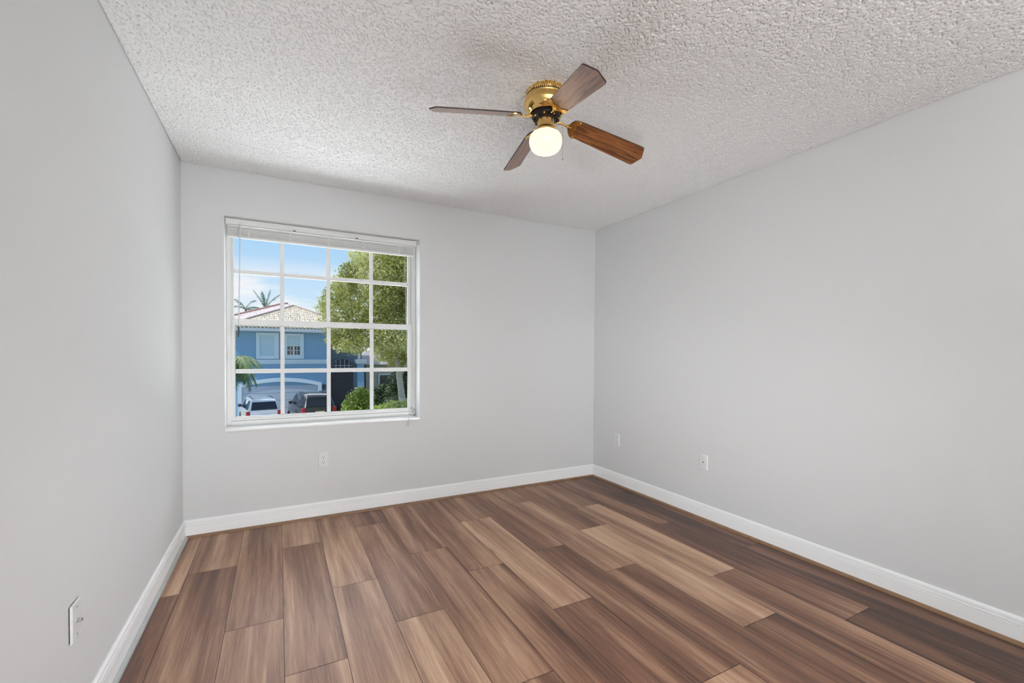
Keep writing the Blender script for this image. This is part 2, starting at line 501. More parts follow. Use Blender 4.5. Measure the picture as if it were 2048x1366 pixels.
# upper sash (behind)
us = MB(); hole_frame(us, 0.259, 1.538, 1.408, 2.083, 0.2745, 1.5060, 1.440, 2.030, 0.158, 0.182)
us_o = wpart(us, 'upper_sash', M['frame'], bevel=0.0015)
ls = MB(); hole_frame(ls, 0.259, 1.538, 0.729, 1.449, 0.2825, 1.5050, 0.757, 1.406, 0.128, 0.154)
ls.box(0.259, 1.538, 0.1255, 0.130, 0.7295, 0.742)
ls_o = wpart(ls, 'lower_sash', M['frame'], bevel=0.0015)
VX = (0.5775, 0.8935, 1.2135)
def sub(mb, name, mat, parent, bevel=0.0):
    o = mb.build(name, mat, None, bevel=bevel); o.parent = parent      # sash meshes already carry world coordinates
    return o
for x in VX:
    b = MB(); b.box(x - 0.0135, x + 0.0135, 0.161, 0.179, 1.440, 2.030); sub(b, 'muntin', M['frame'], us_o, 0.003)
    b = MB(); b.box(x - 0.0135, x + 0.0135, 0.132, 0.150, 0.757, 1.406); sub(b, 'muntin', M['frame'], ls_o, 0.003)
b = MB(); b.box(0.2745, 1.506, 0.1605, 0.1795, 1.769, 1.799); sub(b, 'muntin', M['frame'], us_o, 0.003)
b = MB(); b.box(0.2825, 1.505, 0.1315, 0.1505, 1.064, 1.093); sub(b, 'muntin', M['frame'], ls_o, 0.003)
b = MB(); b.poly([(0.27, 0.170, 1.43), (1.51, 0.170, 1.43), (1.51, 0.170, 2.04), (0.27, 0.170, 2.04)]); sub(b, 'pane', M['glass'], us_o)
b = MB(); b.poly([(0.28, 0.141, 0.75), (1.51, 0.141, 0.75), (1.51, 0.141, 1.41), (0.28, 0.141, 1.41)]); sub(b, 'pane', M['glass'], ls_o)
# glazing seal, lift tabs, latches
b = MB(); hole_frame(b, 0.2810, 1.5065, 0.7555, 1.4075, 0.2825, 1.505, 0.757, 1.406, 0.1268, 0.1282); sub(b, 'glazing_seal', M['gasket'], ls_o)
for x in (0.735, 1.155):
    b = MB(); b.box(x - 0.045, x + 0.045, 0.119, 0.130, 0.7475, 0.7535); sub(b, 'lift_tab', M['frame'], ls_o, 0.001)
b = MB(); b.box(0.240, 0.2535, 0.113, 0.121, 1.160, 1.212); b.box(0.2455, 0.2475, 0.1115, 0.1135, 1.17, 1.20)
wpart(b, 'side_latch', M['frame'], bevel=0.001)
b = MB(); b.cyl((0.2400, 0.121, 1.188), 0.0025, 0.002, (0, -1, 0), 10); wpart(b, 'latch_screw', M['gasket'])
b = MB(); b.box(1.520, 1.5375, 0.112, 0.121, 0.742, 0.752); b.box(1.5415, 1.556, 0.110, 0.121, 0.700, 0.745)
wpart(b, 'corner_bracket', M['frame'], bevel=0.001)
for (x, z) in ((1.5275, 0.755), (1.549, 0.7475), (1.549, 0.701)):
    b = MB(); b.cyl((x, 0.1115, z), 0.0052, 0.004, (0, -1, 0), 12); wpart(b, 'bracket_screw', M['gasket'])

# ================================================================ BLIND (raised)
blind = tag(empty('window_blind', (0.89, 0.07, 2.1355)), 'white mini blind pulled all the way up under the top of the window', 'blind')
BO = -Vector((0.8885, 0.03, 2.13))          # parts are drawn against the wall face, then set back into the opening
def bpart(mb, name, mat, parent=blind, bevel=0.0):
    o = mb.build(name, mat, parent, bevel=bevel)
    if parent is blind: o.location = BO
    return o
b = MB()
prof = [(0.006, 2.082), (0.010, 2.079), (0.042, 2.079), (0.046, 2.082), (0.046, 2.116), (0.043, 2.1185), (0.041, 2.114), (0.011, 2.114), (0.009, 2.1185), (0.004, 2.1185), (0.003, 2.115), (0.006, 2.111)]
b.prism([(0.240, y, z) for y, z in prof], (1.304, 0, 0))
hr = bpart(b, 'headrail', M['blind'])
for x0_ in (0.2365, 1.5438):
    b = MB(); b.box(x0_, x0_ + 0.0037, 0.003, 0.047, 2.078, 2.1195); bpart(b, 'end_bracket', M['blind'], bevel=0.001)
random.seed(3)
b = MB()
nsl = 24
for k in range(nsl):
    z = 2.0085 + k * 0.00262 + 0.0022 * ((k * 7 // 24) - k * 7 / 24 + 0.5) + random.uniform(-0.0003, 0.0003)
    dx = random.uniform(-0.0025, 0.0025); dy = random.uniform(-0.002, 0.002); tl = random.uniform(-0.0009, 0.0009)
    pr_ = [(0.0135, 0.0), (0.0195, 0.0010), (0.026, 0.0014), (0.0325, 0.0010), (0.0385, 0.0)]
    up = [(0.249 + dx, y + dy, z + c + 0.0016) for y, c in pr_]; dn = [(0.249 + dx, y + dy, z + c) for y, c in pr_[::-1]]
    b.prism(up + dn, (1.277, 0, tl))
bpart(b, 'slat_stack', M['slat'])
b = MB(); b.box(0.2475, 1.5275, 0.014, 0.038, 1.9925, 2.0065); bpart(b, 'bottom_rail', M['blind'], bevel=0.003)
for x in (0.372, 0.628, 0.883, 1.132, 1.404):
    b = MB()
    for s_ in (-1, 1):
        b.box(x + s_ * 0.0045 - 0.0012, x + s_ * 0.0045 + 0.0012, 0.0112, 0.0125, 1.995, 2.080)
    for k in range(11):
        b.box(x - 0.0075, x + 0.0075, 0.0105, 0.0122, 2.004 + k * 0.0068, 2.0058 + k * 0.0068)
    bpart(b, 'ladder_cord', M['slat'])
for x in (0.655, 1.085):
    b = MB(); b.box(x - 0.008, x + 0.008, 0.002, 0.006, 2.080, 2.087); bpart(b, 'valance_clip', M['dark_plastic'])
b = MB(); b.tube([(0.3215, 0.000, 2.086), (0.3215, -0.004, 2.075), (0.3200, -0.003, 2.02), (0.3150, 0.002, 1.70), (0.3090, 0.004, 1.36)], [0.0032, 0.0036, 0.0038, 0.0038, 0.0038], 6)
wd = bpart(b, 'tilt_wand', M['wand'])
b = MB(); b.tube([(0.3092, 0.004, 1.385), (0.3086, 0.0045, 1.35), (0.3080, 0.005, 1.312)], [0.0046, 0.0056, 0.0050], 8); bpart(b, 'grip', M['dark_plastic'], wd)
b = MB()
for dx in (0, 0.006): b.tube([(1.4460 + dx, 0.001, 2.080), (1.4465 + dx, -0.003, 1.9), (1.462 + dx * 0.6, -0.032, 1.2), (1.470 + dx * 0.4, -0.0525, 0.80), (1.4715 + dx * 0.3, -0.0540, 0.66)], 0.0009, 5)
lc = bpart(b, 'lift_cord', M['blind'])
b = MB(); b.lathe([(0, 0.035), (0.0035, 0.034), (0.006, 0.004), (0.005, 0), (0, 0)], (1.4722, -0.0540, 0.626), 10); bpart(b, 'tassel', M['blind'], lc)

# ================================================================ WALL PLATES
def to_wall(side, pos):
    """local frame: x right along the wall, y out of the wall, z up"""
    if side == 'back': return (pos[0], 0.0, pos[1]), (0, 0, R(180))
    if side == 'right': return (W, pos[0], pos[1]), (0, 0, R(90))
    return (0.0, pos[0], pos[1]), (0, 0, R(-90))
def plate_mesh(b, w=0.070, h=0.1145, d=0.0055):
    b.prism([(-w / 2, 0, -h / 2), (w / 2, 0, -h / 2), (w / 2, 0, h / 2), (-w / 2, 0, h / 2)], (0, d * 0.45, 0))
    o_ = [(-w / 2, d * .45, -h / 2), (w / 2, d * .45, -h / 2), (w / 2, d * .45, h / 2), (-w / 2, d * .45, h / 2)]
    i_ = [(x * 0.90, d, z * 0.94) for x, _, z in o_]
    for k in range(4):
        j = (k + 1) % 4; b.poly([o_[k], o_[j], i_[j], i_[k]])
    b.poly(i_)
def outlet(loc, rot, label):
    r = tag(empty('wall_outlet', loc, rot), label, 'outlet')
    b = MB(); plate_mesh(b); b.build('cover_plate', M['plate'], r)
    for s_ in (-1, 1):
        zc = s_ * 0.0195
        b = MB()
        pts = []
        for t in range(24):
            a_ = 2 * math.pi * t / 24
            pts.append((0.0172 * math.cos(a_), 0.0056, zc + max(-0.0140, min(0.0140, 0.0172 * math.sin(a_)))))
        b.prism(pts, (0, 0.0016, 0))
        rc = b.build('receptacle', M['plate'], r)
        b = MB()
        b.box(-0.0078, -0.0052, 0.0071, 0.0074, zc - 0.002, zc + 0.0065); b.box(0.0052, 0.0076, 0.0071, 0.0074, zc - 0.001, zc + 0.006)
        b.cyl((0, 0.0071, zc - 0.0082), 0.0030, 0.0003, (0, 1, 0), 12)
        b.build('slots', M['slot'], rc)
    b = MB(); b.cyl((0, 0.0052, 0), 0.0032, 0.0012, (0, 1, 0), 12); b.build('screw', M['screw'], r)
    return r
l_, r_ = to_wall('back', (0.8425, 0.4255)); outlet(l_, r_, 'white duplex outlet on the wall below the window')
l_, r_ = to_wall('right', (-0.352, 0.4235)); outlet(l_, r_, 'white duplex outlet on the right wall, the one nearest the far corner')
def cable_plate(loc, rot, label, jack_len, w=0.070, gap=0.0):
    r = tag(empty('cable_plate', loc, rot), label, 'wall plate')
    b = MB(); plate_mesh(b, w); pl_ = b.build('cover_plate', M['plate'], r)
    if gap:
        pl_.location.y = gap
        b = MB(); b.box(-w / 2 + 0.004, w / 2 - 0.004, 0, gap, -0.053, 0.053); b.build('gap_shade', M['slot'], r)  # dark filler standing in for the shade in the gap behind the plate
    b = MB(); b.cyl((0, 0.0050, 0), 0.0062, 0.0025, (0, 1, 0), 6); b.cyl((0, 0.0075, 0), 0.0046, jack_len, (0, 1, 0), 14)
    j = b.build('coax_jack', M['screw'], r); j.location.y = gap
    b = MB(); b.cyl((0, 0.0075 + jack_len, 0), 0.0032, 0.0004, (0, 1, 0), 12); b.build('socket', M['slot'], j)
    for s_ in (-1, 1):
        b = MB(); b.cyl((0, 0.0050, s_ * 0.0415), 0.0033, 0.0012, (0, 1, 0), 12); b.build('screw', M['screw'], r).location.y = gap
    return r
l_, r_ = to_wall('right', (-1.3015, 0.423)); cable_plate(l_, r_, 'white cable plate with one dark jack on the right wall, nearer than the outlet', 0.002)
l_, r_ = to_wall('left', (-1.7375, 0.3995)); cable_plate(l_, r_, 'white cable plate with a protruding metal jack low on the left wall', 0.0105, gap=0.0035)

# ================================================================ CEILING FAN
FX, FY = 1.6583, -1.7523
fan = tag(empty('ceiling_fan', (FX, FY, H)), 'polished brass ceiling fan with four brown wood blades and one lit globe', 'ceiling fan')
def fz(z): return z - H
b = MB()
b.lathe([(0, fz(2.4365)), (0.0900, fz(2.4365)), (0.0915, fz(2.431)), (0.0915, fz(2.421)), (0.0935, fz(2.418)), (0.0935, fz(2.4165)), (0.0905, fz(2.416)), (0.0905, fz(2.4055)), (0.0935, fz(2.405)), (0.0945, fz(2.402)), (0.0925, fz(2.400)), (0.0925, fz(2.3975)), (0.0985, fz(2.3945)), (0.1018, fz(2.389)), (0.1030, fz(2.382)), (0.1022, fz(2.372)), (0.0990, fz(2.360)), (0.0930, fz(2.348)), (0.0850, fz(2.3385)), (0.0780, fz(2.3335)), (0.0765, fz(2.3305)), (0.0735, fz(2.3300)), (0.0715, fz(2.334)), (0, fz(2.336))], seg=72)
hous = b.build('motor_housing', M['brass'], fan)
b = MB()
for k in range(60):
    a_ = 2 * math.pi * k / 60
    mt_ = Matrix.Rotation(a_, 4, 'Z')
    b.box(0.0895, 0.0912, -0.0021, 0.0021, fz(2.4070), fz(2.4148), mt_)
b.build('vent_slots', M['motor_dark'], hous)
b = MB(); b.lathe([(0, fz(2.338)), (0.067, fz(2.338)), (0.067, fz(2.316)), (0.062, fz(2.310)), (0.048, fz(2.306)), (0.040, fz(2.304)), (0, fz(2.304))], seg=40)
for k in range(8):
    a_ = 2 * math.pi * (k + 0.5) / 8
    b.cyl((0.054 * math.cos(a_), 0.054 * math.sin(a_), fz(2.300)), 0.006, 0.012, (0, 0, 1), 8)
fly = b.build('flywheel', M['motor_dark'], fan)
random.seed(9)
for k in range(8):
    a_ = 2 * math.pi * (k + 0.15) / 8
    b = MB(); b.sphere((0.0605 * math.cos(a_), 0.0605 * math.sin(a_), fz(2.3105)), 0.0042, seg=10, rings=6); b.build('bolt', M['brass'], fly)
# switch housing above the globe
b = MB(); b.lathe([(0, fz(2.306)), (0.0400, fz(2.306)), (0.0415, fz(2.302)), (0.0405, fz(2.298)), (0.0405, fz(2.268)), (0.0425, fz(2.264)), (0.0470, fz(2.260)), (0.0480, fz(2.252)), (0.0470, fz(2.247)), (0, fz(2.247))], seg=48)
fit_o = b.build('light_fitter', M['brass_soft'], fan)
b = MB(); b.box(-0.002, 0.002, -0.0412, -0.0402, fz(2.284), fz(2.297), Matrix.Rotation(R(15), 4, 'Z')); b.build('switch_slot', M['motor_dark'], fit_o)
for k in range(3):
    a_ = R(-72 + 120 * k)
    d_ = Vector((math.cos(a_), math.sin(a_), 0))
    b = MB(); b.cyl(Vector((0, 0, fz(2.2545))) + d_ * 0.047, 0.0022, 0.012, d_, 8); b.cyl(Vector((0, 0, fz(2.2545))) + d_ * 0.058, 0.0042, 0.003, d_, 10); b.build('thumb_screw', M['brass'], fit_o)
# opal globe
b = MB()
gp = [(0.0445, 2.2500), (0.0470, 2.2485), (0.0560, 2.2450), (0.0660, 2.2385), (0.0730, 2.2290), (0.0763, 2.2165), (0.0768, 2.2050), (0.0755, 2.1935), (0.0722, 2.1820), (0.0665, 2.1715), (0.0580, 2.1630), (0.0460, 2.1568), (0.0300, 2.1530), (0.0150, 2.1515), (0, 2.1510)]
b.lathe([(r__, fz(z__)) for r__, z__ in gp], seg=48)
b.build('lamp_globe', M['globe'], fan)
# pull chains
b = MB()
for k in range(34):
    z_ = 2.262 - k * 0.0042
    b.sphere((0.062, -0.050, fz(z_)), 0.0013, seg=6, rings=4)
b.tube([(0.040, -0.030, fz(2.284)), (0.056, -0.044, fz(2.280)), (0.062, -0.050, fz(2.262))], 0.0016, 6)
pc = b.build('pull_chain', M['chain'], fan)
b = MB(); b.lathe([(0, 0.010), (0.0022, 0.009), (0.0026, 0.002), (0, 0)], (0.062, -0.050, fz(2.112)), 8); b.build('chain_bob', M['chain'], pc)
b = MB()
for k in range(9):
    b.sphere((-0.050, 0.022, fz(2.272 - k * 0.0042)), 0.0013, seg=6, rings=4)
b.tube([(-0.038, 0.016, fz(2.288)), (-0.047, 0.020, fz(2.284)), (-0.050, 0.022, fz(2.272))], 0.0016, 6)
b.build('pull_chain', M['chain'], fan)

# blades: drooping a little, each as it hangs
ZB, RC, RA, BW, BR = 2.3223, 0.5163, 0.5384, 0.0546, 0.0462
def blade_outline():
    pts = []
    for k in range(13):                                   # rounded root
        a_ = math.pi / 2 + math.pi * k / 12
        pts.append((0.160 + 0.040 * math.cos(a_), 0.0445 * math.sin(a_)))
    pts += [(0.30, -(BR + (BW - BR) * 0.32)), (RC - 0.012, -BW), (RC - 0.004, -BW + 0.002), (RC, -BW + 0.008)]
    pts += [(RA - 0.004, -0.007), (RA - 0.0015, 0.0), (RA - 0.004, 0.007)]
    pts += [(RC, BW - 0.008), (RC - 0.004, BW - 0.002), (RC - 0.012, BW), (0.30, BR + (BW - BR) * 0.32)]
    return pts
outl = blade_outline()
for th, sl, ph in ((-4.47, -0.2087, -24.08), (81.04, -0.0775, -23.69), (169.06, -0.0980, -18.73), (260.42, -0.2261, -25.26)):
    t_ = R(th); p_ = R(ph)
    ex_ = Vector((math.cos(t_), math.sin(t_), sl)); ey_ = Vector((-math.sin(t_) * math.cos(p_), math.cos(t_) * math.cos(p_), math.sin(p_)))
    exn = ex_.normalized(); ez_ = exn.cross(ey_).normalized()
    mt_ = Matrix((exn * ex_.length, ey_, ez_)).transposed().to_4x4()
    mt_.translation = Vector((0, 0, fz(ZB)))
    b = MB()
    b.prism([(x, y, 0.0) for x, y in outl], (0, 0, 0.0058))
    bl = b.build('fan_blade', [M['blade'], M['blade_edge']], fan)
    for pl in bl.data.polygons:
        if abs(pl.normal.z) < 0.5: pl.material_index = 1
    bl.matrix_local = mt_
    # trefoil bracket screwed under the root, with its arm to the flywheel
    b = MB()
    half = [(0.108, 0.0065), (0.116, 0.009), (0.126, 0.017), (0.134, 0.030), (0.143, 0.042), (0.156, 0.0475), (0.168, 0.046), (0.174, 0.040), (0.171, 0.033), (0.160, 0.026), (0.153, 0.018), (0.152, 0.010), (0.158, 0.004), (0.160, 0.0)]
    full = half + [(x, -y) for x, y in half[:-1][::-1]]
    b.prism([(x, y, -0.0034) for x, y in full], (0, 0, 0.0033))
    b.tube([(0.120, 0, -0.002), (0.105, 0, -0.004), (0.090, 0, -0.003), (0.075, 0, 0.001), (0.060, 0, 0.002)], [0.0062, 0.0050, 0.0050, 0.0060, 0.0075], 8)
    br = b.build('blade_bracket', M['brass'], fan)
    br.matrix_local = mt_
    for (x, y) in ((0.161, 0.0395), (0.161, -0.0395), (0.130, 0.0)):
        b = MB(); b.sphere((x, y, -0.0036), 0.0036, 0.0036, 0.0022, 8, 6); b.build('screw', M['brass_soft'], br)

# ================================================================ OUTDOORS
GZ = -3.30
M['blue_wall'] = plain('blue_stucco', (0.235, 0.415, 0.610), 0.9, noise=0.07, nscale=3)
M['pale_trim'] = plain('pale_blue_trim', (0.63, 0.76, 0.85), 0.8, noise=0.04, nscale=3)
M['shaded_entry'] = plain('shaded_entry_stucco', (0.17, 0.22, 0.27), 0.9, noise=0.1, nscale=3)  # shade of the recess is put into this darker wall colour
M['garage'] = plain('garage_panel', (0.46, 0.54, 0.64), 0.7)
M['shade_panel'] = plain('window_shade', (0.50, 0.67, 0.76), 0.6)
M['dark_pane'] = plain('dark_pane', (0.03, 0.03, 0.04), 0.1)
M['dark_door'] = plain('dark_entry_grille', (0.055, 0.05, 0.07), 0.5, noise=0.5, nscale=6)
M['white_trim'] = plain('white_house_trim', (0.72, 0.76, 0.80), 0.7)
M['beige'] = plain('beige_stucco', (0.52, 0.47, 0.40), 0.9, noise=0.1, nscale=2)
M['grey_roof'] = plain('grey_roof_tile', (0.28, 0.27, 0.28), 0.9, noise=0.4, nscale=6)
M['lawn'] = plain('lawn', (0.10, 0.16, 0.04), 1.0, noise=0.4, nscale=3)
M['concrete'] = plain('pale_concrete', (0.50, 0.49, 0.46), 0.9, noise=0.1, nscale=2)
M['asphalt'] = plain('asphalt', (0.16, 0.16, 0.16), 0.9, noise=0.2, nscale=3)
M['bark'] = plain('bark', (0.22, 0.17, 0.12), 0.95, noise=0.4, nscale=8)
M['pale_bark'] = plain('pale_bark', (0.48, 0.44, 0.38), 0.95, noise=0.3, nscale=8)

def tile_mat(name, c1, c2, gap):
    mt, n, l, b = new_mat(name)
    tc = n.new('ShaderNodeTexCoord')
    vo = n.new('ShaderNodeTexVoronoi'); vo.inputs['Scale'].default_value = 1.0; vo.inputs['Randomness'].default_value = 0.55
    mp = n.new('ShaderNodeMapping'); mp.inputs['Scale'].default_value = (6.5, 6.0, 6.0)
    l.new(tc.outputs['Object'], mp.inputs[0]); l.new(mp.outputs[0], vo.inputs['Vector'])
    rp = n.new('ShaderNodeValToRGB'); el = rp.color_ramp.elements
    el[0].position = 0.30; el[0].color = (*c1, 1); el[1].position = 0.62; el[1].color = (*gap, 1)
    l.new(vo.outputs['Distance'], rp.inputs[0])
    hs = n.new('ShaderNodeMix'); hs.data_type = 'RGBA'
    l.new(vo.outputs['Color'], hs.inputs[0]); l.new(rp.outputs[0], hs.inputs[6]); hs.inputs[7].default_value = (*c2, 1)
    sc = n.new('ShaderNodeMath'); sc.operation = 'MULTIPLY'; sc.inputs[1].default_value = 0.45
    sx = n.new('ShaderNodeSeparateXYZ'); l.new(vo.outputs['Color'], sx.inputs[0]); l.new(sx.outputs[0], sc.inputs[0]); l.new(sc.outputs[0], hs.inputs[0])
    l.new(hs.outputs[2], b.inputs['Base Color'])
    bp = n.new('ShaderNodeBump'); bp.inputs['Strength'].default_value = 0.8; bp.inputs['Distance'].default_value = 0.05; bp.invert = True
    l.new(vo.outputs['Distance'], bp.inputs['Height']); l.new(bp.outputs[0], b.inputs['Normal'])
    b.inputs['Roughness'].default_value = 0.8
    return mt
M['tile'] = tile_mat('cream_roof_tile', (0.80, 0.72, 0.55), (0.62, 0.50, 0.36), (0.20, 0.16, 0.11))
M['tile_pink'] = tile_mat('pink_roof_tile', (0.78, 0.66, 0.62), (0.70, 0.55, 0.52), (0.50, 0.40, 0.38))
M['ridge_brown'] = plain('brown_ridge_tile', (0.36, 0.28, 0.23), 0.8, noise=0.3, nscale=5)
M['ridge_red'] = plain('red_ridge_tile', (0.46, 0.25, 0.22), 0.8, noise=0.2, nscale=4)
M['tile_end'] = plain('cream_tile_end', (0.80, 0.72, 0.56), 0.7, noise=0.2, nscale=5)

b = MB(); b.box(-90, 90, 0.3, 140, GZ - 0.2, GZ); struct(b.build('ground', M['lawn']))
b = MB(); b.box(-90, 90, 12.0, 20.0, GZ, GZ + 0.01); struct(b.build('street', M['asphalt']))
b = MB(); b.box(-4.2, 6.4, 20.0, 32.0, GZ, GZ + 0.03); b.box(-3.0, 4.0, 0.5, 12.0, GZ, GZ + 0.03); struct(b.build('driveway', M['concrete']))

# ---- blue house across the street
hs = tag(empty('house', (1.0, 32.0, GZ)), 'two storey blue house with white garage door and cream tiled roof', 'house')
HO = -Vector(hs.location)
def hp(mb, name, mat, parent=hs, bevel=0.0):
    o = mb.build(name, mat, parent, bevel=bevel)
    if parent is hs: o.location = HO
    return o
b = MB(); b.box(-2.35, 3.85, 32.0, 42.0, GZ, 2.72); b.box(-5.2, -2.35, 36.4, 42.0, GZ, 2.72); hp(b, 'wall', M['blue_wall'])
b = MB(); b.box(3.85, 6.45, 33.6, 42.0, GZ, 2.72); hp(b, 'entry_wall', M['shaded_entry'])
b = MB(); b.box(-2.40, 3.87, 31.90, 32.02, 0.50, 0.66); b.box(-2.38, 3.86, 31.94, 32.02, 0.35, 0.50); hp(b, 'belt_trim', M['pale_trim'], bevel=0.01)
# eaves, gutter, and a row of barrel tile ends
b = MB(); b.box(-2.75, 4.55, 31.35, 32.2, 2.62, 2.74); b.box(-2.75, 4.55, 31.30, 31.42, 2.66, 2.84); hp(b, 'gutter', M['white_trim'])
b = MB()
x = -2.65
while x < 4.5:
    b.tube([(x, 31.26, 2.915), (x, 31.75, 3.10)], 0.085, 8)
    x += 0.235
hp(b, 'eave_tiles', M['tile_end'])
b = MB()
AP = (1.6, 36.0, 4.90)
e0, e1 = (-2.7, 31.3, 2.90), (6.5, 31.3, 2.90)
b.poly([e0, e1, AP]); b.poly([e1, (6.5, 41, 2.9), (1.6, 41, 4.9), AP]); b.poly([(-2.7, 41, 2.9), e0, AP, (1.6, 41, 4.9)])
hp(b, 'roof', M['tile'])
b = MB(); b.tube([e0, (-0.55, 33.65, 3.92), AP], 0.075, 8); b.tube([e1, AP], 0.075, 8); hp(b, 'hip_ridge', M['ridge_brown'])
b = MB()
A2 = (1.25, 38.5, 5.28)
b.poly([(-5.6, 35.8, 2.9), (1.7, 33.5, 2.9), A2, (0.77, 38.5, 5.22)]); b.poly([(-5.6, 35.8, 2.9), (0.77, 38.5, 5.22), (-5.6, 43, 2.9)])
b.poly([(-5.6, 43, 2.9), (0.77, 38.5, 5.22), A2, (6.5, 43, 2.9)]); b.poly([(1.7, 33.5, 2.9), (6.5, 43, 2.9), A2])
hp(b, 'rear_roof', M['tile_pink'])
b = MB(); b.tube([(-5.6, 35.8, 2.93), (0.77, 38.5, 5.25), (1.25, 38.5, 5.31)], 0.07, 8); hp(b, 'rear_ridge', M['ridge_red'])
# upper windows
def house_window(x0, x1, z0, z1, hx0, hx1, hz0, hz1, dark):
    b = MB(); hole_frame(b, x0, x1, z0, z1, hx0, hx1, hz0, hz1, 31.90, 32.02)
    f = hp(b, 'window', M['pale_trim'], bevel=0.01)
    b = MB()
    zz = dark[2] if dark else hz0
    b.box(hx0, hx1, 31.97, 32.01, zz, hz1)
    if not dark:
        for k in range(1, 4): b.box(hx0 + 0.03, hx1 - 0.03, 31.965, 31.972, hz0 + k * (hz1 - hz0) / 4 - 0.01, hz0 + k * (hz1 - hz0) / 4 + 0.01)
    b.build('shade', M['shade_panel'], f)
    if dark:
        b = MB(); b.box(hx0, hx1, 31.98, 32.01, hz0, zz); b.build('pane', M['dark_pane'], f)
        b = MB()
        n_ = 4
        for k in range(1, n_): b.box(hx0 + k * (hx1 - hx0) / n_ - (0.05 if k == 2 else 0.018), hx0 + k * (hx1 - hx0) / n_ + (0.05 if k == 2 else 0.018), 31.955, 31.985, hz0, zz)
        b.box(hx0, hx1, 31.955, 31.985, (hz0 + zz) / 2 - 0.02, (hz0 + zz) / 2 + 0.02); b.box(hx0, hx1, 31.955, 31.985, zz - 0.03, zz + 0.03)
        b.build('grille', M['white_trim'], f)
house_window(-0.84, 0.56, 0.70, 2.55, -0.62, 0.26, 0.94, 2.34, None)
house_window(0.92, 2.17, 0.70, 2.52, 1.09, 1.91, 1.00, 2.36, (0, 0, 1.64))
# garage with its shallow arch
ax0, ax1 = -1.95, 3.34
acx = (ax0 + ax1) / 2
def arch_z(x, base, rise): 
    u = (x - acx) / ((ax1 - ax0) / 2); return base + rise * (1 - u * u)
b = MB()
N_ = 24
top = [(ax0 + (ax1 - ax0) * k / N_, arch_z(ax0 + (ax1 - ax0) * k / N_, -1.06, 0.42)) for k in range(N_ + 1)]
ix0, ix1 = ax0 + 0.24, ax1 - 0.24
bot = [(ix0 + (ix1 - ix0) * k / N_, arch_z(ix0 + (ix1 - ix0) * k / N_, -1.30, 0.39)) for k in range(N_ + 1)]
for k in range(N_):
    b.prism([(top[k][0], 31.86, top[k][1]), (top[k + 1][0], 31.86, top[k + 1][1]), (bot[k + 1][0], 31.86, bot[k + 1][1]), (bot[k][0], 31.86, bot[k][1])], (0, 0.15, 0))
b.prism([(ax0, 31.86, GZ), (ix0, 31.86, GZ), (ix0, 31.86, bot[0][1]), (ax0, 31.86, top[0][1])], (0, 0.15, 0)); b.prism([(ix1, 31.86, GZ), (ax1, 31.86, GZ), (ax1, 31.86, top[-1][1]), (ix1, 31.86, bot[-1][1])], (0, 0.15, 0))
hp(b, 'garage_arch', M['pale_trim'])
b = MB()
for k in range(4):
    b.box(ix0, ix1, 31.96, 32.01, GZ + 0.04 + k * 0.52, GZ + 0.04 + (k + 1) * 0.52 - 0.02)
hp(b, 'garage_door', M['garage'])
# coach lamp by the garage
b = MB(); b.box(3.42, 3.62, 31.78, 31.98, -1.52, -1.22); b.lathe([(0, 0.12), (0.02, 0.10), (0.13, 0.0), (0, 0)], (3.52, 31.88, -1.22), 8); b.box(3.48, 3.56, 31.86, 32.01, -1.60, -1.50); hp(b, 'coach_lamp', M['dark_plastic'])
# recessed entry with a tall arched grille door
b = MB()
dcx, dw = 4.98, 0.80
pts = [(dcx - dw, 33.52, GZ), (dcx + dw, 33.52, GZ)] + [(dcx + dw * math.cos(t), 33.52, -0.10 + 0.78 * math.sin(t)) for t in [math.pi * k / 16 for k in range(17)]]
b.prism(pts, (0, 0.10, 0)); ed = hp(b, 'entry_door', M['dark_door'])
b = MB()
for k in range(1, 5): 
    x = dcx - dw + 2 * dw * k / 5; b.box(x - 0.018, x + 0.018, 33.49, 33.53, -0.25, -0.10 + 0.74 * math.sqrt(max(0.0, 1 - ((x - dcx) / dw) ** 2)))
b.box(dcx - dw, dcx + dw, 33.49, 33.53, -0.24, -0.17); b.box(dcx - dw * 0.9, dcx + dw * 0.9, 33.49, 33.53, 0.14, 0.18)
b.build('transom_bars', M['pale_trim'], ed)
b = MB()
for k in range(16):
    t0, t1 = math.pi * k / 16, math.pi * (k + 1) / 16
    b.prism([(dcx + dw * math.cos(t), 33.46, -0.10 + 0.78 * math.sin(t)) if q == 0 else (dcx + (dw + .1) * math.cos(t), 33.46, -0.10 + 0.88 * math.sin(t)) for t, q in ((t0, 0), (t1, 0), (t1, 1), (t0, 1))], (0, 0.1, 0))
hp(b, 'entry_arch', M['shaded_entry'])
b = MB(); b.box(5.90, 6.38, 32.0, 32.5, GZ, 0.34); col_ = hp(b, 'column', M['blue_wall'])
b = MB(); b.box(5.80, 6.48, 31.9, 32.6, 0.34, 0.48); b.box(5.74, 6.54, 31.84, 32.66, 0.48, 0.66); b.build('column_cap', M['white_trim'], col_)
b = MB(); b.tube([(5.90, 32.25, 1.62), (5.92, 32.3, 1.30), (6.02, 32.3, 1.10), (6.03, 32.3, 0.66)], 0.11, 8); hp(b, 'downspout', M['white_trim'])
b = MB(); b.box(5.70, 6.5, 32.6, 33.7, 0.34, 0.44); hp(b, 'porch_beam', M['shaded_entry'])

